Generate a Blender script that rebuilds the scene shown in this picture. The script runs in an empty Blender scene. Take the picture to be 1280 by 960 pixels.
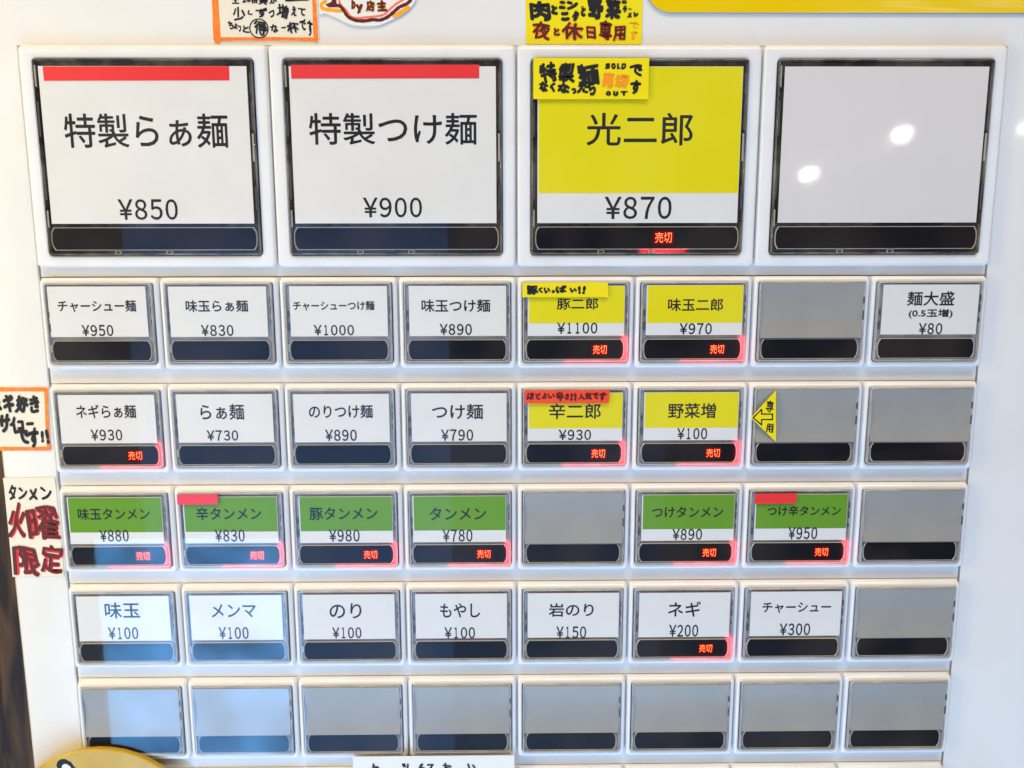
import bpy, bmesh, math, random
from mathutils import Vector, Matrix
random.seed(7)
S = 0.001                      # all shapes below are written in millimetres
C = bpy.data.collections.new('ticket_machine_scene'); bpy.context.scene.collection.children.link(C)
scene = bpy.context.scene

# ------------------------------------------------------------------ camera
cam_d = bpy.data.cameras.new('camera'); cam = bpy.data.objects.new('camera', cam_d); C.objects.link(cam)
cam_d.sensor_width = 36; cam_d.lens = 28.125; cam_d.clip_start = 0.005; cam_d.clip_end = 50
cam.location = (-4.17487*S, -243.92*S, 5.65239*S)
cam.rotation_mode = 'XYZ'
cam.rotation_euler = (math.radians(81.03663), math.radians(0.11248), math.radians(-0.66189))
scene.camera = cam

# ------------------------------------------------------------------ room light
W = bpy.data.worlds.new('World'); scene.world = W; W.use_nodes = True
wn = W.node_tree; wbg = wn.nodes['Background']
tc = wn.nodes.new('ShaderNodeTexCoord'); nz = wn.nodes.new('ShaderNodeTexNoise'); nz.inputs['Scale'].default_value = 11
nz.inputs['Detail'].default_value = 1.5
cr = wn.nodes.new('ShaderNodeValToRGB')
cr.color_ramp.elements[0].position = .40; cr.color_ramp.elements[0].color = (.015, .015, .022, 1)
cr.color_ramp.elements[1].position = .62; cr.color_ramp.elements[1].color = (.50, .40, .34, 1)
wn.links.new(tc.outputs['Generated'], nz.inputs['Vector']); wn.links.new(nz.outputs['Fac'], cr.inputs['Fac'])
wn.links.new(cr.outputs['Color'], wbg.inputs['Color']); wbg.inputs['Strength'].default_value = 1.0

def area(name, loc, target, sx, sy, col, radiance):
    d = bpy.data.lights.new(name, 'AREA'); d.shape = 'RECTANGLE'; d.size = sx; d.size_y = sy
    d.color = col; d.energy = radiance*math.pi*sx*sy
    o = bpy.data.objects.new(name, d); C.objects.link(o); o.location = loc
    v = Vector(target)-Vector(loc); o.rotation_euler = v.to_track_quat('-Z', 'Y').to_euler()
    return o
# warm ceiling light over the machine, an added warm fill at its left for bounce off the wood, daylight from the doorway behind the customer
area('ceiling_lamp', (0.12, -0.60, 1.0), (0.03, 0, 0), 1.2, .4, (1, .875, .68), 8.3)
area('warm_bounce_fill', (-.46, -0.25, 0.02), (-.16, 0, -.03), .12, .44, (1, .76, .26), 10)
doorway = area('doorway_daylight', (-.70, -1.5, -1.02), (-.70, 0, -1.02), .46, .80, (.13, .46, 1.0), 11.5)
area('street_daylight', (-.50, -1.62, -.66), (-.50, 0, -.66), .74, 1.52, (.17, .42, 1.0), 1.35)
area('far_street_daylight', (-.25, -1.70, -.85), (-.25, 0, -.85), 1.3, 1.15, (.22, .45, 1.0), .4)
area('floor_daylight', (-.02, -0.38, -.66), (-.02, 0, -.08), .8, .3, (.44, .71, 1.0), 5.9)
# what is seen through the doorway is uneven: bright pavement, darker shapes
doorway.data.use_nodes = True; ln = doorway.data.node_tree; le = ln.nodes['Emission']
lg = ln.nodes.new('ShaderNodeNewGeometry'); lm_ = ln.nodes.new('ShaderNodeMapping'); lm_.inputs['Scale'].default_value = (1.3, 3.0, 1); lm_.inputs['Rotation'].default_value = (0, 0, .6)
lno = ln.nodes.new('ShaderNodeTexNoise'); lno.inputs['Scale'].default_value = 2.0; lno.inputs['Detail'].default_value = 2
lr = ln.nodes.new('ShaderNodeMapRange'); lr.inputs['From Min'].default_value = .35; lr.inputs['From Max'].default_value = .68; lr.inputs['To Min'].default_value = .40; lr.inputs['To Max'].default_value = 1.45
ln.links.new(lg.outputs['Parametric'], lm_.inputs[0]); ln.links.new(lm_.outputs[0], lno.inputs['Vector']); ln.links.new(lno.outputs['Fac'], lr.inputs['Value']); ln.links.new(lr.outputs[0], le.inputs['Strength'])
for k, (x, z) in enumerate(((.840, .262), (.647, .180), (1.116, .275))):
    d = bpy.data.lights.new('pendant_lamp', 'POINT'); d.shadow_soft_size = .0095; d.color = (1, .93, .82); d.energy = .5
    o = bpy.data.objects.new('pendant_lamp', d); C.objects.link(o); o.location = (x, -1.5, z)
vs = scene.view_settings
vs.view_transform = 'Standard'; vs.look = 'None'; vs.exposure = -0.06; vs.gamma = 1.0; vs.use_curve_mapping = False
scene.render.engine = 'CYCLES'
scene.cycles.use_denoising = True; scene.cycles.use_adaptive_sampling = False
scene.cycles.max_bounces = 8; scene.cycles.transparent_max_bounces = 12

# ------------------------------------------------------------------ materials
def mat(name, col, rough=.4, spec=.5, bump=None, noise=None, coat=0, metal=0):
    m = bpy.data.materials.new(name); m.use_nodes = True; nt = m.node_tree; b = nt.nodes['Principled BSDF']
    b.inputs['Base Color'].default_value = (*col, 1); b.inputs['Roughness'].default_value = rough
    b.inputs['Specular IOR Level'].default_value = spec; b.inputs['Coat Weight'].default_value = coat
    b.inputs['Coat Roughness'].default_value = .05; b.inputs['Metallic'].default_value = metal
    t = nt.nodes.new('ShaderNodeTexCoord')
    if noise:   # (scale, second colour, low, high)
        n = nt.nodes.new('ShaderNodeTexNoise'); n.inputs['Scale'].default_value = noise[0]; n.inputs['Detail'].default_value = 4
        r = nt.nodes.new('ShaderNodeValToRGB'); r.color_ramp.elements[0].position = noise[2]; r.color_ramp.elements[1].position = noise[3]
        r.color_ramp.elements[0].color = (*col, 1); r.color_ramp.elements[1].color = (*noise[1], 1)
        nt.links.new(t.outputs['Object'], n.inputs['Vector']); nt.links.new(n.outputs['Fac'], r.inputs['Fac'])
        nt.links.new(r.outputs['Color'], b.inputs['Base Color'])
    if bump:    # (scale, strength, distance in mm)
        n = nt.nodes.new('ShaderNodeTexNoise'); n.inputs['Scale'].default_value = bump[0]; n.inputs['Detail'].default_value = 2
        bp = nt.nodes.new('ShaderNodeBump'); bp.inputs['Strength'].default_value = bump[1]; bp.inputs['Distance'].default_value = bump[2]*S
        nt.links.new(t.outputs['Object'], n.inputs['Vector']); nt.links.new(n.outputs['Fac'], bp.inputs['Height'])
        nt.links.new(bp.outputs['Normal'], b.inputs['Normal'])
    return m
def emis(name, col, strength):
    m = bpy.data.materials.new(name); m.use_nodes = True; nt = m.node_tree
    for n in list(nt.nodes):
        if n.type == 'BSDF_PRINCIPLED': nt.nodes.remove(n)
    e = nt.nodes.new('ShaderNodeEmission'); e.inputs['Color'].default_value = (*col, 1); e.inputs['Strength'].default_value = strength
    nt.links.new(e.outputs[0], nt.nodes['Material Output'].inputs['Surface']); return m
def clear(name, rough=.03, scuff=0, bumpd=.0012):
    m = bpy.data.materials.new(name); m.use_nodes = True; nt = m.node_tree; L = nt.links
    for n in list(nt.nodes):
        if n.type == 'BSDF_PRINCIPLED': nt.nodes.remove(n)
    tr = nt.nodes.new('ShaderNodeBsdfTransparent'); tr.inputs[0].default_value = (.97, .975, .97, 1)
    gl = nt.nodes.new('ShaderNodeBsdfGlossy'); fr = nt.nodes.new('ShaderNodeFresnel'); fr.inputs['IOR'].default_value = 1.5
    mx = nt.nodes.new('ShaderNodeMixShader'); t = nt.nodes.new('ShaderNodeTexCoord')
    n = nt.nodes.new('ShaderNodeTexNoise'); n.inputs['Scale'].default_value = 55; n.inputs['Detail'].default_value = 3
    mr = nt.nodes.new('ShaderNodeMapRange'); mr.inputs['From Min'].default_value = .45; mr.inputs['From Max'].default_value = .75
    mr.inputs['To Min'].default_value = rough; mr.inputs['To Max'].default_value = rough+.05+scuff
    b = nt.nodes.new('ShaderNodeBump'); b.inputs['Strength'].default_value = .5; b.inputs['Distance'].default_value = bumpd*S
    L.new(t.outputs['Object'], n.inputs['Vector']); L.new(n.outputs['Fac'], mr.inputs['Value']); L.new(mr.outputs[0], gl.inputs['Roughness'])
    if scuff:      # fine wiping scratches, roughly circular
        wm = nt.nodes.new('ShaderNodeMapping'); wm.inputs['Location'].default_value = (-.040, 0, .026)
        wv = nt.nodes.new('ShaderNodeTexWave'); wv.wave_type = 'RINGS'; wv.rings_direction = 'Y'; wv.inputs['Scale'].default_value = 330; wv.inputs['Distortion'].default_value = 9
        wv.inputs['Detail'].default_value = 3; wv.inputs['Detail Scale'].default_value = .25
        b2 = nt.nodes.new('ShaderNodeBump'); b2.inputs['Strength'].default_value = .5; b2.inputs['Distance'].default_value = .0016*S
        L.new(t.outputs['Object'], wm.inputs[0]); L.new(wm.outputs[0], wv.inputs['Vector']); L.new(wv.outputs['Fac'], b2.inputs['Height']); L.new(b2.outputs[0], b.inputs['Normal'])
    L.new(n.outputs['Fac'], b.inputs['Height']); L.new(b.outputs[0], gl.inputs['Normal'])
    ge = nt.nodes.new('ShaderNodeNewGeometry'); iv = nt.nodes.new('ShaderNodeMath'); iv.operation = 'SUBTRACT'; iv.inputs[0].default_value = 1; mu = nt.nodes.new('ShaderNodeMath'); mu.operation = 'MULTIPLY'
    L.new(ge.outputs['Backfacing'], iv.inputs[1]); L.new(iv.outputs[0], mu.inputs[0]); L.new(fr.outputs[0], mu.inputs[1])   # the inner side of the thin wall adds no second mirror
    L.new(mu.outputs[0], mx.inputs[0]); L.new(tr.outputs[0], mx.inputs[1]); L.new(gl.outputs[0], mx.inputs[2])
    L.new(mx.outputs[0], nt.nodes['Material Output'].inputs['Surface']); return m

M = dict(
    bezel=mat('white_plastic', (.79, .79, .79), .22, .5, (90, .25, .05), (70, (.735, .73, .72), .45, .75)),
    panel=mat('painted_panel', (.76, .755, .74), .20, .5, (420, .5, .012), (26, (.715, .705, .68), .42, .75), coat=.2),
    plate=mat('row_plate_paint', (.76, .76, .76), .3, .5, (300, .3, .01), (45, (.69, .685, .67), .42, .75)),
    gap=mat('gap_shadow', (.05, .05, .05), .8),
    tray=mat('grey_clear_plastic', (.34, .33, .335), .22, .6, (160, .5, .25), (140, (.52, .50, .49), .35, .7)),
    tray_dark=mat('smoked_plastic', (.040, .035, .026), .18, .6, (110, .5, .3), (130, (.22, .20, .15), .42, .72)),
    blank=mat('satin_grey_plate', (.335, .325, .31), .42, .5, (900, .25, .01), (60, (.30, .295, .285), .35, .7)),
    card=mat('white_card', (.76, .745, .735), .6, .3, None, (45, (.72, .70, .69), .35, .7)),
    card_blank=mat('blank_card', (.70, .665, .66), .6, .3),
    yellow=mat('yellow_print', (.76, .66, .0), .6, .3),
    green=mat('green_print', (.125, .305, .016), .6, .3),
    ink=mat('black_ink', (.010, .011, .016), .55, .3),
    window=mat('black_window', (.006, .006, .009), .45, .15),
    rim=mat('window_rim', (.48, .47, .46), .25, .6),
    slot=mat('catch_dark', (.075, .075, .085), .25),
    tab=mat('cover_tab', (.36, .34, .29), .3),
    cover=clear('clear_cover', .02), cover_scuffed=clear('scuffed_clear_cover', .05, .06, .003),
    red_tape=mat('red_tape', (.82, .035, .04), .3, .5),
    red_label=mat('red_label', (.85, .07, .02), .5, .4),
    led_text=emis('sold_out_led', (1, .13, .045), 4.0), led_glow=emis('sold_out_glow', (.16, .0, .003), 1.0),
    y_paper=mat('yellow_paper', (.83, .68, .0), .45, .4, (300, .2, .02)),
    cream=mat('cream_paper', (.76, .70, .58), .55, .35, (260, .25, .03)),
    white_paper=mat('white_paper', (.78, .76, .72), .5, .35, (260, .25, .03)),
    o_marker=mat('orange_marker', (.86, .17, .015), .5, .4, None, (900, (.90, .28, .03), .4, .7)),
    r_marker=mat('red_marker', (.72, .022, .02), .5, .4),
    dr_marker=mat('dark_red_marker', (.11, .006, .004), .5, .4),
    y_marker=mat('amber_marker', (.88, .36, .01), .5, .4),
    or_marker=mat('orange_pen', (.92, .30, .01), .5, .4), pink_marker=mat('coral_marker', (.86, .17, .11), .5, .4),
    sign_y=mat('yellow_sign', (.82, .55, .0), .15, .5, (240, .25, .03)),
    disc_y=mat('mustard_disc', (.50, .30, .012), .35, .4, None, (30, (.56, .36, .04), .45, .55)),
    edge=mat('sign_edge', (.30, .30, .34), .4),
)
def wood_mat():
    m = mat('dark_wood', (.1, .05, .02), .45, .4); nt = m.node_tree; b = nt.nodes['Principled BSDF']
    t = nt.nodes.new('ShaderNodeTexCoord'); mp = nt.nodes.new('ShaderNodeMapping'); mp.inputs['Scale'].default_value = (60, 60, 9)
    n = nt.nodes.new('ShaderNodeTexNoise'); n.inputs['Scale'].default_value = 1.6; n.inputs['Detail'].default_value = 7; n.inputs['Distortion'].default_value = .8
    r = nt.nodes.new('ShaderNodeValToRGB'); r.color_ramp.elements[0].position = .35; r.color_ramp.elements[1].position = .72
    r.color_ramp.elements[0].color = (.022, .009, .002, 1); r.color_ramp.elements[1].color = (.14, .07, .016, 1)
    bb = nt.nodes.new('ShaderNodeBump'); bb.inputs['Strength'].default_value = .4; bb.inputs['Distance'].default_value = .4*S
    L = nt.links; L.new(t.outputs['Object'], mp.inputs[0]); L.new(mp.outputs[0], n.inputs['Vector']); L.new(n.outputs['Fac'], r.inputs['Fac'])
    L.new(r.outputs[0], b.inputs['Base Color']); L.new(n.outputs['Fac'], bb.inputs['Height']); L.new(bb.outputs[0], b.inputs['Normal']); return m
M['wood'] = wood_mat()

# ------------------------------------------------------------------ shape helpers (x right, z up, y away from the customer)
def rr(x0, z0, x1, z1, r, n=4):
    p = []
    for cx, cz, a0 in ((x1-r, z1-r, 0), (x0+r, z1-r, 90), (x0+r, z0+r, 180), (x1-r, z0+r, 270)):
        for k in range(n+1):
            a = math.radians(a0+90*k/n); p.append((cx+r*math.cos(a), cz+r*math.sin(a)))
    return p
def at(loop, y): return [(x, y, z) for x, z in loop]
def loft(loops, front=True, back=False, bm=None, mi=0):
    bm = bm or bmesh.new(); prev = None; rings = []
    for l in loops:
        ring = [bm.verts.new((x*S, y*S, z*S)) for x, y, z in l]; rings.append(ring)
    for a, b in zip(rings, rings[1:]):
        n = len(a)
        for i in range(n):
            f = bm.faces.new((a[i], a[(i+1) % n], b[(i+1) % n], b[i])); f.material_index = mi
    if front: bm.faces.new(rings[-1]).material_index = mi
    if back: bm.faces.new(rings[0][::-1]).material_index = mi
    return bm
def finish(bm, name, mats, angle=35, recalc=True):
    if recalc: bmesh.ops.recalc_face_normals(bm, faces=bm.faces)
    me = bpy.data.meshes.new(name); bm.to_mesh(me); bm.free()
    for m in (mats if isinstance(mats, (list, tuple)) else [mats]): me.materials.append(m)
    for p in me.polygons: p.use_smooth = True
    me.set_sharp_from_angle(angle=math.radians(angle)); return me
def plate(bm, poly, y, t, mi=0):      # flat outline with thickness t in front of plane y, softly bevelled
    b = min(.12, t*.4)
    cx = sum(p[0] for p in poly)/len(poly); cz = sum(p[1] for p in poly)/len(poly)
    def sh(d): return [(x-(x-cx)/max(1e-6, math.hypot(x-cx, z-cz))*d, z-(z-cz)/max(1e-6, math.hypot(x-cx, z-cz))*d) for x, z in poly]
    return loft([at(poly, y), at(poly, y-t+b), at(sh(b), y-t)], True, True, bm, mi)
def rect(x0, z0, x1, z1): return [(x0, z0), (x1, z0), (x1, z1), (x0, z1)]
def link(name, me, parent=None, loc=(0, 0, 0), **props):
    o = bpy.data.objects.new(name, me); C.objects.link(o); o.parent = parent
    o.location = [v*S for v in loc]
    for k, v in props.items(): o[k] = v
    return o
_tc = {}
def glyph(body, fat=0.0):             # triangulated text as raw coordinates, normalised to its own box
    k = (body, fat)
    if k not in _tc:
        cu = bpy.data.curves.new('t', 'FONT'); cu.body = body; cu.resolution_u = 4; cu.offset = fat
        o = bpy.data.objects.new('t', cu); scene.collection.objects.link(o)
        bpy.context.view_layer.update()
        me = bpy.data.meshes.new_from_object(o.evaluated_get(bpy.context.evaluated_depsgraph_get()))
        vs_ = [(v.co.x, v.co.y) for v in me.vertices]; fs = [tuple(p.vertices) for p in me.polygons]
        scene.collection.objects.unlink(o); bpy.data.objects.remove(o); bpy.data.meshes.remove(me); bpy.data.curves.remove(cu)
        x0 = min(v[0] for v in vs_); x1 = max(v[0] for v in vs_); y0 = min(v[1] for v in vs_); y1 = max(v[1] for v in vs_)
        w = max(x1-x0, 1e-3); h = max(y1-y0, 1e-3)
        _tc[k] = ([((x-x0)/w-.5, (y-y0)/h-.5) for x, y in vs_], fs)
    return _tc[k]
def put_text(bm, body, cx, cz, w, h, y, fat=0.0, rot=0, wob=0, shear=0, mi=0):
    vs_, fs = glyph(body, fat); c, s = math.cos(rot), math.sin(rot); ph = random.uniform(0, 6)
    bv = []
    for u, v in vs_:
        if wob:
            u, v = (u+wob*math.sin(v*5+ph)+wob*.6*math.sin(u*7+ph*2), v+wob*math.sin(u*5+ph*1.7)+wob*.5*math.sin(v*8+ph))
        x = u*w+shear*v*h; z = v*h
        bv.append(bm.verts.new(((cx+x*c-z*s)*S, y*S, (cz+x*s+z*c)*S)))
    for f in fs:
        try: bm.faces.new([bv[i] for i in f]).material_index = mi
        except ValueError: pass
def set_type(bm, body, cx, cz, w, h, y, pen):
    """printed type: names as one line, prices as narrow evenly spaced figures; stamped four times for the weight of the print"""
    offs = [(pen, 0), (-pen, 0), (0, pen), (0, -pen)]
    if body[0] == '¥':
        n = len(body); cell = w/(n-.15)
        for i, ch in enumerate(body):
            full = '￥' if ch == '¥' else chr(ord(ch)+0xFEE0)
            cw = cell*(.98 if i == 0 else .46 if ch == '1' else .80); x = cx-w/2+cell*(i+.42)
            for q, (dx, dz) in enumerate(offs): put_text(bm, full, x+dx, cz+dz, cw-2*pen, h-2*pen, y-.003*q)
    else:
        for q, (dx, dz) in enumerate(offs): put_text(bm, body, cx+dx, cz+dz, w-2*pen, h-2*pen, y-.003*q)
def face_front(bm):
    for f in bm.faces:
        if f.normal.y > 0: f.normal_flip()
def marker(bm, items, y, pen, mi=0, dx=0, dz=0, wob=.05, tilt=.07, n=8, seed=1):
    """hand lettering: every character is stamped n times round a pen of that radius, so strokes get a marker's width and round ends"""
    for q, t in enumerate(items):
        ch, cx, cz, w, h = t[:5]
        random.seed(seed*1000+q); rot = random.uniform(-tilt, tilt); sh = random.uniform(-.12, .12)
        st = random.getstate()
        for k in range(n if pen > 0 else 1):
            random.setstate(st)
            a = 2*math.pi*k/n
            put_text(bm, ch, cx+dx+pen*math.cos(a)*(pen > 0), cz+dz+pen*math.sin(a)*(pen > 0), max(.2, w-2*pen), max(.12, h-2*pen), y-.004*(k+q % 3*9), 0, rot, wob, sh, mi)
def ribbon(bm, pts, width, y, mi=0, sub=6):
    P = [Vector(p) for p in pts]; Q = []
    for i in range(len(P)-1):
        p0 = P[max(0, i-1)]; p1 = P[i]; p2 = P[i+1]; p3 = P[min(len(P)-1, i+2)]
        for k in range(sub):
            t = k/sub; Q.append(.5*((2*p1)+(p2-p0)*t+(2*p0-5*p1+4*p2-p3)*t*t+(3*p1-p0-3*p2+p3)*t*t*t))
    Q.append(P[-1]); L = []; R = []
    for i, q in enumerate(Q):
        d = (Q[min(i+1, len(Q)-1)]-Q[max(0, i-1)]); d = d.normalized() if d.length else Vector((1, 0)); n = Vector((-d.y, d.x))
        w = width*(1+.08*math.sin(i*1.3))/2
        L.append(bm.verts.new(((q.x+n.x*w)*S, y*S, (q.y+n.y*w)*S))); R.append(bm.verts.new(((q.x-n.x*w)*S, y*S, (q.y-n.y*w)*S)))
    for i in range(len(Q)-1): bm.faces.new((L[i], L[i+1], R[i+1], R[i])).material_index = mi
    for e in (Q[0], Q[-1]):
        v = [bm.verts.new(((e.x+math.cos(a*math.pi/5)*width/2)*S, (y-.003)*S, (e.y+math.sin(a*math.pi/5)*width/2)*S)) for a in range(10)]
        bm.faces.new(v).material_index = mi
def flat(bm, poly, y, mi=0):
    bm.faces.new([bm.verts.new((x*S, y*S, z*S)) for x, z in poly]).material_index = mi
def printed(bm, name, mats):
    bm.normal_update(); face_front(bm); return finish(bm, name, mats, recalc=False)
def sheet(x0, z0, x1, z1, y, curl=.5, lean=0, nx=14, nz=10, t=.1, skew=(0, 0, 0, 0)):
    """a rectangular paper, its edges lifting off the panel a little; skew moves the four corners sideways (bl, br, tr, tl)"""
    bm = bmesh.new(); g = []
    for lay in (0, 1):
        rows = []
        for j in range(nz+1):
            v = j/nz; row = []
            for i in range(nx+1):
                u = i/nx
                xl = x0+skew[0]*(1-v)+skew[3]*v; xr = x1+skew[1]*(1-v)+skew[2]*v
                e = max(0, abs(2*u-1)-.75)*4*max(0, abs(2*v-1)-.7)*3.3
                row.append(bm.verts.new(((xl+(xr-xl)*u)*S, (y-lay*t-curl*e*e)*S, (z0+(z1-z0)*v)*S)))
            rows.append(row)
        g.append(rows)
    for j in range(nz):
        for i in range(nx):
            bm.faces.new((g[1][j][i], g[1][j][i+1], g[1][j+1][i+1], g[1][j+1][i])); bm.faces.new((g[0][j][i], g[0][j+1][i], g[0][j+1][i+1], g[0][j][i+1]))
    edge = [(j, 0) for j in range(nz+1)]+[(nz, i) for i in range(1, nx+1)]+[(j, nx) for j in range(nz-1, -1, -1)]+[(0, i) for i in range(nx-1, 0, -1)]
    for a, b in zip(edge, edge[1:]+edge[:1]):
        bm.faces.new((g[0][a[0]][a[1]], g[1][a[0]][a[1]], g[1][b[0]][b[1]], g[0][b[0]][b[1]]))
    return bm

# ------------------------------------------------------------------ what the cards say: (text, centre x, centre below the button's top, width, height) in mm
CARDS = {
    (1,1): [('特製らぁ麺',36.0,24.3,47.6,9.7),('¥850',35.1,46.8,17.4,6.0)],
    (1,2): [('特製つけ麺',35.9,23.8,49.1,9.0),('¥900',35.4,46.3,17.3,5.8)],
    (1,3): [('光二郎',36.2,23.9,31.3,9.3),('¥870',36.5,46.5,19.8,6.5)],
    (2,1): [('チャーシュー麺',17.5,8.4,23.5,3.6),('¥950',17.2,15.8,9.4,3.4)],
    (2,2): [('味玉らぁ麺',17.5,8.5,18.8,3.6),('¥830',17.3,15.9,9.7,3.4)],
    (2,3): [('チャーシューつけ麺',16.7,8.5,24.6,2.9),('¥1000',16.6,15.9,12.1,3.2)],
    (2,4): [('味玉つけ麺',17.6,8.6,20.8,3.9),('¥890',17.6,15.8,9.7,3.4)],
    (2,5): [('豚二郎',18.5,8.1,12.6,3.6),('¥1100',18.6,15.5,12.2,3.4)],
    (2,6): [('味玉二郎',18.4,8.5,16.8,3.9),('¥970',18.8,15.8,9.8,3.4)],
    (2,8): [('麺大盛',18.2,6.8,14.5,4.4),('(0.5玉増)',18.5,11.4,13.5,2.9),('¥80',18.9,16.0,7.2,3.4)],
    (3,1): [('ネギらぁ麺',17.6,8.1,18.4,4.3),('¥930',17.3,15.5,9.6,3.5)],
    (3,2): [('らぁ麺',17.2,8.4,13.5,5.0),('¥730',17.0,15.8,9.6,3.3)],
    (3,3): [('のりつけ麺',17.7,8.4,19.7,4.3),('¥890',17.6,15.9,9.7,3.6)],
    (3,4): [('つけ麺',17.7,8.6,15.8,4.8),('¥790',17.6,16.0,9.9,3.6)],
    (3,5): [('辛二郎',18.0,8.6,16.1,5.0),('¥930',18.2,16.1,10.0,3.3)],
    (3,6): [('野菜増',18.4,8.6,14.9,4.8),('¥100',18.8,15.9,9.3,3.6)],
    (4,1): [('味玉タンメン',17.4,8.2,22.5,3.9),('¥880',17.1,15.3,9.0,3.9)],
    (4,2): [('辛タンメン',17.4,8.3,20.5,4.2),('¥830',17.4,15.5,9.3,4.0)],
    (4,3): [('豚タンメン',17.4,8.5,21.4,4.2),('¥980',17.5,15.7,9.6,4.0)],
    (4,4): [('タンメン',17.4,8.7,17.9,4.2),('¥780',17.3,15.9,9.4,4.0)],
    (4,6): [('つけタンメン',18.1,8.6,22.6,3.7),('¥890',18.3,16.0,9.4,3.7)],
    (4,7): [('つけ辛タンメン',19.1,8.4,23.4,3.4),('¥950',19.2,15.8,9.2,4.0)],
    (5,1): [('味玉',17.6,7.6,11.2,5.4),('¥100',17.4,15.4,9.5,4.1)],
    (5,2): [('メンマ',17.1,8.0,14.3,4.6),('¥100',16.8,15.6,9.5,4.1)],
    (5,3): [('のり',16.9,8.3,10.3,5.2),('¥100',17.2,15.8,9.3,3.8)],
    (5,4): [('もやし',17.7,8.4,12.9,4.9),('¥100',17.6,16.1,9.8,3.9)],
    (5,5): [('岩のり',17.5,8.5,14.5,4.6),('¥150',17.7,16.2,9.6,4.1)],
    (5,6): [('ネギ',18.1,8.5,10.6,5.2),('¥200',18.2,15.9,9.4,4.1)],
    (5,7): [('チャーシュー',18.5,8.2,22.3,3.6),('¥300',18.4,15.7,9.9,4.1)],
}
NOTE_TEXT = [('土',-80.98,79.27,2.16,2.17),('2',-78.45,79.34,1.27,1.53),('0',-77.2,79.34,1.08,1.53),('倍',-75.44,79.34,2.16,2.04),('美',-72.95,79.22,2.56,2.29),('が',-70.18,79.28,2.16,2.17),('少',-80.18,75.37,3.65,4.1),('し',-76.91,75.83,1.49,1.41),('ず',-73.59,75.89,3.52,2.56),('つ',-70.7,75.51,1.76,2.05),('増',-67.55,76.29,3.38,3.84),('え',-64.24,76.29,1.62,2.56),('て',-62.01,76.17,2.3,2.05),('ち',-82.77,72.48,1.49,2.19),('ょ',-81.31,72.1,1.22,1.67),('っ',-80.25,71.52,0.95,1.8),('と',-78.44,71.27,1.9,2.06),('得',-74.34,71.76,3.8,3.81),('な',-70.15,71.53,2.17,2.32),('一',-67.56,71.76,1.36,0.44),('杯',-64.71,71.67,3.53,3.09),('で',-61.83,72.38,1.9,2.96),('す',-59.83,71.67,1.63,4.64)]
NOTE_CIRCLE = [(-74.63,71.53),(-71.99,71.53),(-74.5,74.1)]
MEAT_A = [('肉',6.94,76.52,6.1,5.62),('と',11.16,76.74,2.03,2.74),('ニ',13.33,78.04,2.03,2.32),('ン',16.31,78.04,3.34,2.6),('ニ',14.22,74.96,2.62,2.47),('ク',17.35,75.03,2.18,2.88),('と',19.52,76.4,1.6,2.88),('野',22.93,77.16,4.65,5.48),('菜',28.1,77.1,4.51,5.62)]
MEAT_B = [('の',31.34,78.89,1.74,1.23),('ラ',31.62,76.9,1.37,1.92),('ー',32.98,76.97,1.16,0.41),('メ',33.01,75.33,1.46,1.79),('ン',34.87,75.51,1.81,1.43)]
MEAT_C = [('夜',7.33,71.09,5.4,4.97),('と',11.85,70.69,1.9,2.21),('休',16.38,70.76,6.28,4.83),('日',21.78,70.42,2.78,3.59),('専',26.09,70.91,3.8,5.39),('用',30.19,70.36,3.8,4.29)]
MEAT_D = [('で',34.38,72.51,2.92,1.93),('す',34.37,69.6,2.2,2.77)]
SOLD_A = [('特',9.39,58.54,5.06,5.51),('製',14.63,58.37,4.7,5.52),('麺',20.79,58.03,6.52,5.87),('な',7.87,54.66,2.72,2.94),('く',10.5,54.57,1.81,2.77),('な',13.76,54.14,3.63,2.95),('っ',16.67,53.53,1.45,1.74),('た',19.48,54.31,3.45,2.95),('ら',21.96,54.23,2.11,3.82),('で',34.81,59.08,3.8,3.45),('す',34.64,54.49,3.27,3.99)]
SOLD_B = [('S',26.42,60.36,1.56,1.69),('O',28.08,60.37,1.41,1.69),('L',29.58,60.37,1.01,1.69),('D',31.07,60.32,1.45,1.79),('O',26.73,52.76,1.56,1.43),('U',28.82,52.76,1.53,1.43),('T',31.22,52.79,2.18,1.5)]
SOLD_C = [('売',26.52,56.48,3.45,4.5),('切',30.52,56.22,4.17,3.98)]
PORK = [('豚',4.74,-3.94,3.52,2.69),('く',7.19,-3.94,1.39,1.8),('い',9.12,-4.05,1.87,1.71),('っ',10.99,-4.47,1.15,1.05),('ぱ',13.52,-3.76,3.32,2.31),('い',16.99,-4.01,2.11,1.41),('!',18.95,-3.97,0.91,2.4),('!',20.35,-3.97,1.0,2.4)]
HOT = [('ほ',4.31,-36.41,2.31,2.34),('ど',6.61,-36.38,1.69,2.09),('よ',8.54,-36.35,1.54,1.87),('い',10.66,-36.35,2.22,1.56),('辛',13.31,-36.44,2.46,2.97),('さ',15.5,-36.53,1.29,2.06),('!',16.88,-36.64,0.86,2.28),('!',18.02,-36.65,0.92,2.28),('人',19.96,-36.55,2.09,1.87),('気',22.06,-36.45,2.22,2.28),('で',24.3,-36.45,1.91,2.09),('す',26.48,-36.68,2.31,2.72)]
TRI = [(72.59,-43.46),(80.0,-34.82),(80.82,-51.24)]
ARROW = [(73.26,-43.46),(75.81,-40.85),(75.88,-42.33),(79.24,-42.34),(79.32,-44.05),(75.96,-44.04),(76.04,-45.74)]
TRI_TEXT = [('専',78.28,-39.87,2.42,3.68),('用',78.49,-46.8,2.31,2.86)]
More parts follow.
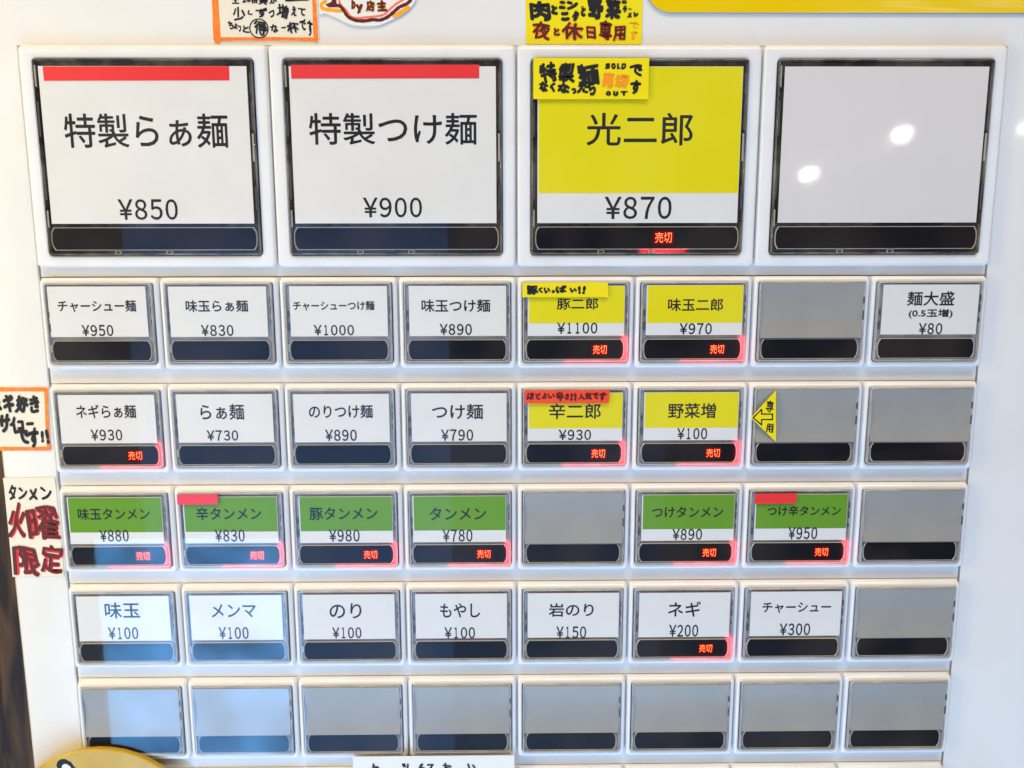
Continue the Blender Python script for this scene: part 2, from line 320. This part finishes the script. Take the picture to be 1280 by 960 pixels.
LEEK = [('ネ',-161.07,-39.09,2.31,5.45),('ギ',-157.66,-38.63,3.7,6.16),('好',-153.53,-38.95,3.94,5.57),('き',-149.71,-39.02,3.24,5.69),('サ',-159.57,-44.93,3.95,5.73),('イ',-156.92,-45.24,2.32,4.66),('コ',-154.64,-45.66,2.09,3.34),('ー',-151.62,-45.14,2.44,1.07),('で',-154.28,-49.14,4.66,4.56),('す',-150.84,-49.76,3.26,6.24),('!',-148.21,-49.28,0.98,3.84),('!',-146.63,-49.23,1.1,4.68)]
TUE_A = [('タ',-159.41,-67.41,2.38,5.53),('ン',-156.13,-67.61,2.75,4.01),('メ',-152.95,-67.92,2.93,4.58),('ン',-148.8,-67.66,3.48,4.39)]
TUE_B = [('火',-158.75,-76.64,5.53,11.0),('曜',-150.44,-77.46,10.14,11.4),('限',-156.98,-89.88,7.99,9.61),('定',-149.13,-89.44,7.25,9.8)]
TOP_T = [('ト',-46.75,-160.84,2.6,3.58),('ッ',-36.94,-160.94,2.36,3.58),('6',-31.62,-160.99,2.13,3.58),('7',-28.66,-161.12,2.37,3.37),('お',-23.34,-161.07,3.08,3.58),('い',-15.05,-161.26,2.61,3.38)]
FISH_PAPER = [(-56.81,80.83),(-56.88,75.82),(-55.37,75.63),(-54.12,75.3),(-51.62,74.27),(-48.63,72.83),(-46.11,72.23),(-43.07,72.14),(-39.5,72.48),(-36.43,73.69),(-33.86,74.89),(-31.03,76.81),(-29.47,78.49),(-28.66,80.87)]
FISH_DARK = [(-52.27,80.83),(-52.24,78.09),(-50.75,77.5),(-49.66,76.07),(-48.57,74.63),(-46.57,73.72),(-44.04,73.53),(-41.5,73.87),(-39.47,73.78),(-37.42,74.53),(-35.61,75.85),(-33.8,77.29),(-31.24,78.48),(-29.68,80.39)]
FISH_BLOB = [(-55.15,77.97),(-53.36,78.69),(-52.94,79.88),(-51.8,79.88),(-51.95,77.98),(-51.26,77.26),(-54.05,77.21)]
FISH_RED = [(-51.15,80.36),(-50.85,78.22),(-49.14,76.43),(-48.05,74.92),(-46.05,74.3),(-43.51,74.52),(-41.47,74.71),(-38.41,75.24),(-36.34,76.92),(-34.79,78.12),(-32.74,79.32),(-31.2,80.39)]
FISH_OR1 = [(-54.99,78.93),(-56.16,78.09),(-55.83,76.9),(-53.31,76.49),(-50.67,76.26)]
FISH_OR2 = [(-35.25,74.89),(-33.33,75.85),(-31.27,77.17)]
FISH_TEXT = [('b',-46.98,78.13,1.14,2.74),('y',-45.25,76.82,2.15,2.51),('店',-42.13,77.66,2.53,2.98),('主',-38.78,77.67,2.91,2.98)]
CAPS = [(-148.41,-158.25),(-142.36,-164.52)]

# ------------------------------------------------------------------ the machine
machine = bpy.data.objects.new('ticket_machine', None); C.objects.link(machine); machine.location = (0, .10, -.45)
machine['label'] = 'white ramen meal ticket machine with rows of push buttons showing menu cards and prices'
machine['category'] = 'ticket machine'
def on_machine(name, me, loc=(0, 0, 0), **p):
    o = link(name, me, machine, (loc[0], loc[1]-100, loc[2]+450), **p); return o
PY = 2.5                                           # depth of the front panel behind the bezels
# front panel: a frame round the button field, with its folded outer edge
FX0, FX1, FZ0, FZ1 = -144.95, 144.75, -196, 66.98
bm = loft([at(rr(-162.4, -460, 262, 300, 3.0), 200), at(rr(-162.4, -460, 262, 300, 3.0), PY+2.5), at(rr(-162.1, -459.7, 261.7, 299.7, 2.7), PY+.9),
           at(rr(-161.2, -458.8, 260.8, 298.8, 1.8), PY+.15), at(rr(-160.2, -457.8, 259.8, 297.8, 1), PY),
           at(rr(FX0-.25, FZ0, FX1+.25, FZ1, .2), PY), at(rr(FX0, FZ0, FX1, FZ1-.1, .2), PY+.25), at(rr(FX0, FZ0, FX1, FZ1-.1, .2), PY+8)], False, False)
on_machine('front_panel', finish(bm, 'front_panel', M['panel'], 40))
bm = bmesh.new(); plate(bm, rect(-150, -200, 150, 72), PY+8.5, .3); on_machine('inner_backing', finish(bm, 'inner_backing', M['gap']))
PITCH = 32.665
def row_plate(z0, z1):
    return finish(loft([at(rr(-144.3, z0, 144.1, z1, .3), PY+5), at(rr(-144.3, z0, 144.1, z1, .3), PY+.3), at(rr(-144.05, z0+.2, 143.85, z1-.2, .2), PY+.05)]), 'row_plate', M['plate'])
on_machine('row_plate', row_plate(.2, 66.85))
rp = row_plate(-PITCH+.06, -.06)
for r in range(6): on_machine('row_plate', rp, (0, 0, -PITCH*r))

def bezel_mesh(w, h, ox0, oz0, ox1, oz1, ro):
    def o(i, zt=0): return rr(.25+i, -h+i, w-.25-i, -i-zt, max(.25, 1.3-i))
    def n(i): return rr(ox0-i, oz0-i, ox1+i, oz1+i, ro+i)
    return finish(loft([at(o(0), PY+.2), at(o(0), 1.15), at(o(.12, .25), .62), at(o(.32, .5), .22), at(o(.6, .65), .05), at(o(.85, .75), 0),
                        at(n(.45), 0), at(n(.2), .08), at(n(.04), .3), at(n(0), .7), at(n(0), PY+2)], False, False), 'bezel', M['bezel'], 50)
def small(): return (1.95, -25.95, 34.45, -1.65)
BW, BH = 36.0, 27.95
LW, LH = 72.0, 63.75
G = {}
G['bezel'] = bezel_mesh(BW, BH, 1.65, -26.15, 34.35, -1.4, 1.0)
G['bezel_l'] = bezel_mesh(LW, LH, 4.2, -60.35, 67.9, -4.0, 1.2)
def cover_mesh(x0, z0, x1, z1, m, f=-1.3):
    def c(i): return rr(x0+i, z0+i, x1-i, z1-i, max(.25, .9-i*.6))
    return finish(loft([at(c(0), 2.0), at(c(0), f+.55), at(c(.08), f+.25), at(c(.28), f+.06), at(c(.5), f), at(c(.62), f)], True, False), 'clear_cover', m, 60)
G['cover'] = cover_mesh(1.8, -26.05, 34.2, -1.5, M['cover'])
G['cover_l'] = cover_mesh(4.4, -60.2, 67.7, -4.15, M['cover'])
G['cover_ls'] = cover_mesh(4.4, -60.2, 67.7, -4.15, M['cover_scuffed'])
def tray_mesh(x0, z0, x1, z1, m, deep=.25):
    def c(i): return rr(x0+i, z0+i, x1-i, z1-i, max(.2, .7-i*.5))
    return finish(loft([at(c(.03), 2.2), at(c(.03), -.55), at(c(.12), -.75), at(c(.38), -.75), at(c(.5), -.5), at(c(.62), deep), at(c(1.3), deep)], True, False), 'tray', m, 40)
G['tray'] = tray_mesh(1.9, -25.95, 34.1, -1.6, M['tray'])
G['tray_l'] = tray_mesh(4.5, -60.1, 67.6, -4.25, M['tray_dark'], 1.2)
def barrel(x0, z0, x1, z1, b, n=6):
    h = z1-z0; p = []; r = .5
    for k in range(n+1):
        t = -1+2*k/n; p.append((x1-b*t*t*t*t*.9-b*.25*t*t, (z0+z1)/2+t*h/2))
    for k in range(n+1):
        t = 1-2*k/n; p.append((x0+b*t*t*t*t*.9+b*.25*t*t, (z0+z1)/2+t*h/2))
    return p
def window_mesh(x0, z0, x1, z1, b):
    bm = bmesh.new(); plate(bm, barrel(x0, z0, x1, z1, b), -.35, .2, 0)
    o = barrel(x0-.28, z0-.25, x1+.28, z1+.25, b); i_ = barrel(x0-.02, z0-.02, x1+.02, z1+.02, b); mid = barrel(x0-.14, z0-.12, x1+.14, z1+.12, b)
    loft([at(o, .1), at(o, -.5), at(mid, -.66), at(i_, -.5), at(i_, -.3)], False, False, bm, 1)
    return finish(bm, 'indicator_window', [M['window'], M['rim']], 40)
G['window'] = window_mesh(3.15, -24.95, 32.65, -19.15, .75)
G['window_l'] = window_mesh(5.9, -58.45, 66.4, -52.2, .8)
def card_mesh(x0, z0, x1, z1, split=None, col=None, base='card', y=-.55):
    bm = bmesh.new(); plate(bm, rect(x0, z0, x1, z1), y, .12, 0)
    if col: flat(bm, rect(x0+.35, split, x1-.12, z1-.12), y-.12-.02, 1); 
    bm.normal_update()
    if col: bm.faces.ensure_lookup_table()
    return finish(bm, 'menu_card', [M[base], M[col]] if col else M[base], 40)
def catches(big, bare=False):
    bm = bmesh.new()
    if bare:
        for x, z0, z1, m_ in ((33.75, -8.2, -6.2, 0), (33.75, -13.2, -10.4, 0), (33.8, -10.0, -9.7, 1), (33.9, -22.6, -20.4, 1), (2.3, -22.6, -20.2, 1)):
            plate(bm, rect(x-.2, z0, x+.2, z1), -.6, .3, m_)
    elif not big:
        for x, z0, z1, m_ in ((33.65, -7.6, -5.6, 0), (33.6, -11.0, -8.6, 0), (33.6, -13.9, -12.6, 0), (2.85, -11.8, -10.0, 0), (2.9, -16.2, -13.6, 0), (33.75, -8.4, -8.15, 1), (33.9, -22.6, -20.4, 1), (2.7, -22.6, -20.2, 1)):
            plate(bm, rect(x-.26, z0, x+.26, z1), -.4, .3, m_)
        for x in (18.6, 31.2): plate(bm, rect(x-.5, -25.8, x+.5, -25.4), -.4, .3, 1)
    else:
        for x, z0, z1, m_ in ((66.95, -14, -8, 0), (67.0, -24, -16, 0), (66.9, -33, -25, 1), (67.0, -47, -40, 0), (5.1, -12, -6, 1), (5.1, -26, -16, 0), (5.15, -44, -34, 0), (5.1, -52, -47, 1)):
            plate(bm, rect(x-.3, z0, x+.3, z1), -.3, .3, m_)
        for x in (25.3, 40.5):
            loft([at(rr(x-.95, -59.8, x+.95, -58.85, .15), -.6), at(rr(x-.95, -59.8, x+.95, -58.85, .15), -.95), at(rr(x-.7, -59.65, x+.7, -59.0, .1), -.95), at(rr(x-.7, -59.65, x+.7, -59.0, .1), -.6)], False, False, bm, 1)
    return finish(bm, 'side_catch', [M['slot'], M['tab']], 40)
G['catch'] = catches(False); G['catch_l'] = catches(True); G['catch_bare'] = catches(False, True)
bm = bmesh.new(); NB = 12; rows_ = []          # satin plate, bow added so it shades cooler above, warmer below
for k in range(NB+1):
    t = k/NB; rows_.append([bm.verts.new((x*S, (-.10-1.05*(2*t-1)**2)*S, (-18.65+16.65*t)*S)) for x in (2.45, 33.55)])
for a_, b_ in zip(rows_, rows_[1:]): bm.faces.new((a_[0], a_[1], b_[1], b_[0]))
bk = [[bm.verts.new((x*S, -.1*S, z*S)) for x in (2.45, 33.55)] for z in (-18.65, -2.0)]
bm.faces.new((bk[0][0], bk[0][1], rows_[0][1], rows_[0][0])); bm.faces.new((bk[1][0], bk[1][1], rows_[-1][1], rows_[-1][0]))
for q_ in (0, 1): bm.faces.new([bk[0][q_]]+[r_[q_] for r_ in rows_]+[bk[1][q_]])
G['blank'] = finish(bm, 'blank_face', M['blank'], 40)
bm = bmesh.new()
put_text(bm, '売', 24.4, -22.1, 2.05, 2.7, -.62, 0); put_text(bm, '切', 26.6, -22.1, 2.0, 2.7, -.62, 0)
flat(bm, rr(23.0, -23.9, 28.0, -20.4, .7), -.575, 1)
G['sold'] = printed(bm, 'sold_out_sign', [M['led_text'], M['led_glow']])
bm = bmesh.new()
put_text(bm, '売', 42.8, -55.2, 2.45, 3.1, -.62, 0); put_text(bm, '切', 45.4, -55.2, 2.4, 3.1, -.62, 0)
flat(bm, rr(41.0, -57.3, 47.2, -53.2, .6), -.575, 1)
G['sold_l'] = printed(bm, 'sold_out_sign', [M['led_text'], M['led_glow']])
def led(name, sx, sy, p):             # the red lamps sit in front of the tray and shine into it
    d = bpy.data.lights.new(name, 'AREA'); d.shape = 'RECTANGLE'; d.size = sx*S; d.size_y = sy*S; d.color = (1, .022, .05); d.energy = p; return d
led_a = led('red_led', 19, 1.2, .00024); led_b = led('red_led', 8, 1.2, .00042); led_c = led('red_led', 1.6, 7, .00036); led_l = led('red_led', 14, 1.0, .0006)
def place_led(d, b, x, z, y=-1.1):
    o = link('red_led', d, b, (x, y, z)); o.rotation_euler = (math.radians(90), 0, 0); return o

LIT = {(1, 3), (2, 5), (2, 6), (3, 1), (3, 5), (3, 6), (4, 1), (4, 2), (4, 3), (4, 4), (4, 6), (4, 7), (5, 6)}
YEL = {(1, 3), (2, 5), (2, 6), (3, 5), (3, 6)}
GRN = {(4, 1), (4, 2), (4, 3), (4, 4), (4, 6), (4, 7)}
rnd = random.Random(3)
for r in range(1, 8):
    for c in range(1, 5 if r == 1 else 9):
        k = (r, c); big = r == 1; sx = '_l' if big else ''
        loc = (-144+72*(c-1), 0, 66.77) if big else (-144+36*(c-1), 0, -.05-PITCH*(r-2))
        b = on_machine('push_button', G['bezel'+sx], loc)
        link('tray', G['tray'+sx], b)
        link('indicator_window', G['window'+sx], b)
        link('side_catch', G['catch_bare' if not big and k not in CARDS else 'catch'+sx], b, kind='stuff')
        if k in CARDS:
            jx = rnd.uniform(-.2, .2)+ (c-4.5)*.05*(not big); jz = rnd.uniform(-.08, .08)+(.25 if r == 2 else 0)
            if big:
                card = card_mesh(6.2, -50.9, 66.05, -6.3, -42.2, 'yellow' if k in YEL else None)
            elif k in GRN: card = card_mesh(3.3+jx, -18.05+jz, 32.75+jx, -2.85+jz, -14.2, 'green')
            elif k in YEL: card = card_mesh(3.3+jx, -18.05+jz, 32.75+jx, -2.85+jz, -14.0, 'yellow')
            else: card = card_mesh(3.3+jx, -18.05+jz, 32.75+jx, -2.85+jz)
            link('menu_card', card, b)
            bm = bmesh.new()
            for body, cx, cz, w, h in CARDS[k]: set_type(bm, body, cx, -cz, w, h, -.71, .10 if big else .075)
            link('card_lettering', printed(bm, 'card_lettering', M['ink']), b)
            look = ('yellow and white' if k in YEL else 'green and white' if k in GRN else 'white')
            b['label'] = '%s %s menu button reading %s %s%s' % ('large' if big else 'small', look, CARDS[k][0][0], CARDS[k][-1][0], ', sold out sign lit red' if k in LIT else '')
        elif big:
            link('menu_card', card_mesh(6.2, -50.9, 66.05, -6.3, base='card_blank'), b)
            b['label'] = 'large button with a blank white card and scuffed clear cover'
        else:
            link('blank_face', G['blank'], b)
        if k in LIT:
            link('sold_out_sign', G['sold'+sx], b)
            if big:
                place_led(led_l, b, 44.5, -59.2, -.9)
            else:
                place_led(led_a, b, 23.6, -25.55); place_led(led_b, b, 28.2, -25.55); place_led(led_c, b, 33.2, -21.9)
        link('clear_cover', G['cover_ls'] if k == (1, 4) else G['cover'+sx], b)

# ------------------------------------------------------------------ wooden wall behind the machine's left side
bm = bmesh.new(); plate(bm, rect(-900, -900, 500, 600), 245, 20)
wall = link('wooden_wall', finish(bm, 'wooden_wall', M['wood']), None, (0, 0, 0), kind='structure')

# ------------------------------------------------------------------ things stuck on the machine
def stick(name, me, label, cat, parts=(), group=None):
    # origin goes to the middle of the sheet
    cx = sum(v.co.x for v in me.vertices)/len(me.vertices); cy = sum(v.co.y for v in me.vertices)/len(me.vertices); cz = sum(v.co.z for v in me.vertices)/len(me.vertices)
    me.transform(Matrix.Translation((-cx, -cy, -cz))); o = link(name, me); o.location = (cx, cy, cz)
    o['label'] = label; o['category'] = cat
    if group: o['group'] = group
    for n, m in parts:
        m.transform(Matrix.Translation((-cx, -cy, -cz))); link(n, m, o)
    return o
PF = 2.40     # front of the panel's paint, where notes lie
def border(x0, z0, x1, z1, ws, y, mi=0, bm=None):
    l, b_, r_, t = ws; bm = bm or bmesh.new()
    if l: ribbon(bm, [(x0+l/2, z0+.3), (x0+l/2+.1, (z0+z1)/2), (x0+l/2, z1-.3)], l, y, mi)
    if r_: ribbon(bm, [(x1-r_/2, z0+.3), (x1-r_/2-.1, (z0+z1)/2), (x1-r_/2, z1-.3)], r_, y-.006, mi)
    if b_: ribbon(bm, [(x0+.4, z0+b_/2), ((x0+x1)/2, z0+b_/2+.12), (x1-.4, z0+b_/2)], b_, y-.012, mi)
    if t: ribbon(bm, [(x0+.4, z1-t/2), ((x0+x1)/2, z1-t/2), (x1-.4, z1-t/2)], t, y-.018, mi)
    return bm

# orange bordered note above the first two buttons
me = finish(sheet(-88, 67.95, -57.4, 104, PF, .04), 'paper', M['cream'])
bm = border(-87.9, 68.05, -57.6, 103.8, (2.0, 1.0, 1.3, 1.2), PF-.13); o_b = printed(bm, 'drawn_border', M['o_marker'])
bm = bmesh.new(); marker(bm, NOTE_TEXT, PF-.15, .13, n=6, wob=.06, tilt=.12, seed=2)
c0, cr_, ct = NOTE_CIRCLE; rx = cr_[0]-c0[0]; rz = ct[1]-c0[1]
ribbon(bm, [(c0[0]+rx*math.cos(a/16*2*math.pi+.3), c0[1]+rz*math.sin(a/16*2*math.pi+.3)) for a in range(17)], .32, PF-.2)
ribbon(bm, [(-66.3, 79.35), (-60.2, 79.6)], .9, PF-.2)
stick('paper_note', me, 'orange bordered white handwritten note above the first two large buttons', 'note', [('drawn_border', o_b), ('handwriting', printed(bm, 'handwriting', M['ink']))])

# cut out speech shape
fp = [(x, z) for x, z in FISH_PAPER]
bm = bmesh.new(); n_ = len(fp)
sm = []
for i in range(n_-1):
    p0, p1, p2, p3 = [Vector(fp[max(0, min(n_-1, i+d))]) for d in (-1, 0, 1, 2)]
    for q in range(5):
        t = q/5; sm.append(tuple(.5*((2*p1)+(p2-p0)*t+(2*p0-5*p1+4*p2-p3)*t*t+(3*p1-p0-3*p2+p3)*t*t*t)))
sm.append(fp[-1]); sm = [(x, z) for x, z in sm]+[(fp[-1][0]-2, 100), (fp[0][0]+2, 100)]
loft([at(sm, PF-.15), at(sm, PF-.45)], True, True, bm)
me = finish(bm, 'cutout', M['white_paper'])
y0 = PF-.47
bm = bmesh.new(); ribbon(bm, FISH_OR1, 1.0, y0, 2); ribbon(bm, FISH_OR2, 1.25, y0, 2); ribbon(bm, FISH_RED, .62, y0-.01, 3); ribbon(bm, FISH_DARK, .95, y0-.02, 1)
flat(bm, FISH_BLOB, y0-.03, 1); dm = printed(bm, 'drawn_outline', [M['ink'], M['dr_marker'], M['y_marker'], M['pink_marker']])
bm = bmesh.new(); marker(bm, FISH_TEXT, y0-.01, .34, 1, .05, -.05, n=6); marker(bm, FISH_TEXT, y0-.06, .14, 0, n=6)
stick('cutout_sign', me, 'curved white paper cutout with dark and orange marker outline above the second large button', 'sign', [('drawn_outline', dm), ('handwriting', printed(bm, 'handwriting', [M['dr_marker'], M['y_marker']]))])

# yellow note above the third large button
me = finish(sheet(2.6, 67.35, 36.9, 104, PF, .2, skew=(.3, -.2, 0, 0)), 'paper', M['y_paper'])
bm = bmesh.new(); marker(bm, MEAT_A, PF-.15, .34, 0, n=8, wob=.05, seed=4); marker(bm, MEAT_B, PF-.15, .24, 0, n=6, seed=5)
marker(bm, MEAT_D, PF-.15, .12, 3, n=4, seed=6)
marker(bm, MEAT_C, PF-.13, .5, 2, n=8, seed=7, wob=.05); marker(bm, MEAT_C, PF-.2, .17, 1, n=6, seed=7, wob=.05)
stick('paper_note', me, 'yellow handwritten note in black and red above the third large button', 'note', [('handwriting', printed(bm, 'handwriting', [M['ink'], M['dr_marker'], M['or_marker'], M['y_marker']]))])

# yellow sold out label on the yellow large button
CF = -1.32
me = finish(sheet(4.9, 51.2, 38.4, 62.6, CF, .3), 'paper', M['y_paper'])
bm = bmesh.new(); marker(bm, SOLD_A, CF-.15, .25, 0, n=8, seed=8, wob=.05); marker(bm, SOLD_B, CF-.15, .22, 0, n=6, seed=9); marker(bm, SOLD_C, CF-.15, .30, 1, n=6, seed=10)
stick('paper_label', me, 'yellow handwritten sold out label on the corner of the large yellow button', 'label', [('handwriting', printed(bm, 'handwriting', [M['ink'], M['or_marker']]))])
me = finish(sheet(1.7, -6.1, 27.6, -1.7, CF, .25, skew=(0, .1, 0, 0)), 'paper', M['y_paper'])
bm = bmesh.new(); marker(bm, PORK, CF-.15, .19, 0, n=8, seed=11)
stick('paper_label', me, 'narrow yellow handwritten strip on the pork button below the large yellow one', 'label', [('handwriting', printed(bm, 'handwriting', M['ink']))])
me = finish(sheet(2.4, -38.7, 28.4, -34.5, CF, .2, skew=(0, 0, .3, 0)), 'paper', M['red_label'])
bm = bmesh.new(); marker(bm, HOT, CF-.15, .15, 0, n=8, seed=12)
stick('paper_label', me, 'narrow orange red handwritten strip above the printed name on a yellow button', 'label', [('handwriting', printed(bm, 'handwriting', M['dr_marker']))])
# red tape
for x0, z0, x1, z1, lab in ((-136.3, 56.4, -83.0, 60.3, 'long red tape strip along the top of the leftmost large button'),
                            (-65.1, 57.0, -10.8, 60.8, 'long red tape strip along the top of the second large button'),
                            (-106.2, -70.5, -93.5, -67.2, 'short red tape strip on the second green button from the left'),
                            (75.1, -71.2, 88.2, -67.9, 'short red tape strip on the rightmost green button')):
    bm = bmesh.new(); plate(bm, [(x0, z0), (x1, z0+.12), (x1+.05, z1+.1), (x0-.05, z1)], -.72 if z0 > 0 else -1.31, .1)
    stick('red_tape', finish(bm, 'red_tape', M['red_tape'], 30), lab, 'tape', group='red tape strips on the buttons')
# triangular arrow label
tp, tu, tb = TRI
bm = bmesh.new(); plate(bm, [tp, (tb[0], tb[1]), (tu[0], tu[1])], CF, .15)
me = finish(bm, 'paper', M['y_paper'], 30)
bm = bmesh.new()
for a, b in zip(ARROW, ARROW[1:]+ARROW[:1]): ribbon(bm, [a, b], .42, CF-.17)
marker(bm, TRI_TEXT, CF-.17, .09, 0, n=6, seed=13)
stick('arrow_label', me, 'yellow triangular label with an arrow pointing left on a blank grey button', 'label', [('handwriting', printed(bm, 'handwriting', M['ink']))])

# notes at the left of the buttons
me = finish(sheet(-176, -53.7, -145.2, -33.7, PF-.05, .04, skew=(0, -.9, 0, 0)), 'paper', M['cream'])
bm = bmesh.new(); ribbon(bm, [(-175.6, -34.35), (-160, -34.3), (-145.6, -34.35)], 1.25, PF-.2); ribbon(bm, [(-175.6, -53.05), (-160, -53.1), (-146.4, -53.1)], 1.2, PF-.2)
ribbon(bm, [(-145.75, -34.4), (-146.3, -44), (-146.6, -53.1)], 1.1, PF-.21)
ob = printed(bm, 'drawn_border', M['o_marker'])
bm = bmesh.new(); marker(bm, LEEK, PF-.24, .33, 0, n=8, seed=14)
stick('paper_note', me, 'orange bordered handwritten note beside the left end of the third row', 'note', [('drawn_border', ob), ('handwriting', printed(bm, 'handwriting', M['ink']))])
me = finish(sheet(-161.9, -95.3, -145.6, -62.5, PF, .2, skew=(-.1, 0, 0, .1)), 'paper', M['cream'])
bm = bmesh.new(); marker(bm, TUE_A, PF-.15, .20, 0, n=6, seed=15)
marker(bm, TUE_B, PF-.13, .5, 2, .15, -.2, n=8, seed=16); marker(bm, TUE_B, PF-.22, .22, 1, n=6, seed=16)
stick('paper_note', me, 'tall cream note with red shadowed characters beside the green buttons row', 'note', [('handwriting', printed(bm, 'handwriting', [M['ink'], M['dr_marker'], M['r_marker']]))])
# white slip under the sixth row
me = finish(sheet(-54.3, -176, -.9, -156.8, -1.7, .1), 'paper', M['white_paper'])
bm = bmesh.new(); marker(bm, TOP_T, -1.86, .18, 0, n=6, seed=17)
stick('paper_note', me, 'white handwritten paper slip taped over the buttons at the bottom edge', 'note', [('handwriting', printed(bm, 'handwriting', M['ink']))])
# yellow sign top right
bm = bmesh.new(); loft([at(rr(37.2, 75.8, 250, 150, 8, 8), PF+.1), at(rr(37.2, 75.8, 250, 150, 8, 8), PF-.5), at(rr(37.35, 75.95, 249.8, 149.8, 7.8, 8), PF-.6)], False, True, bm, 1)
loft([at(rr(37.35, 75.95, 249.8, 149.8, 7.8, 8), PF-.6), at(rr(37.4, 76.0, 249.8, 149.8, 7.8, 8), PF-.61)], True, False, bm, 0)
stick('yellow_sign', finish(bm, 'yellow_sign', [M['sign_y'], M['edge']], 30), 'glossy yellow sign panel with a rounded corner at the top right', 'sign')
# mustard disc bottom left
R_ = 32.5; cxd, czd = -137, -185.0
bm = bmesh.new(); circ = [(cxd+R_*math.cos(a/48*2*math.pi), czd+R_*math.sin(a/48*2*math.pi)) for a in range(48)]
circ2 = [(cxd+(R_-.4)*math.cos(a/48*2*math.pi), czd+(R_-.4)*math.sin(a/48*2*math.pi)) for a in range(48)]
loft([at(circ, -1.4), at(circ, -2.7), at(circ2, -3.0)], True, True, bm)
me = finish(bm, 'round_sign', M['disc_y'], 30)
bm = bmesh.new(); p, q = CAPS
ribbon(bm, [p, ((p[0]+q[0])/2, (p[1]+q[1])/2-.3), q], 4.9, -3.03, 0); ribbon(bm, [(p[0]+.5, p[1]-.6), ((p[0]+q[0])/2+.3, (p[1]+q[1])/2-.8), (q[0]+1, q[1]-1)], 2.5, -3.06, 1)
stick('round_sign', me, 'round mustard yellow sign with a black outlined white stroke at the bottom left', 'sign', [('painted_mark', printed(bm, 'painted_mark', [M['ink'], M['white_paper']]))])
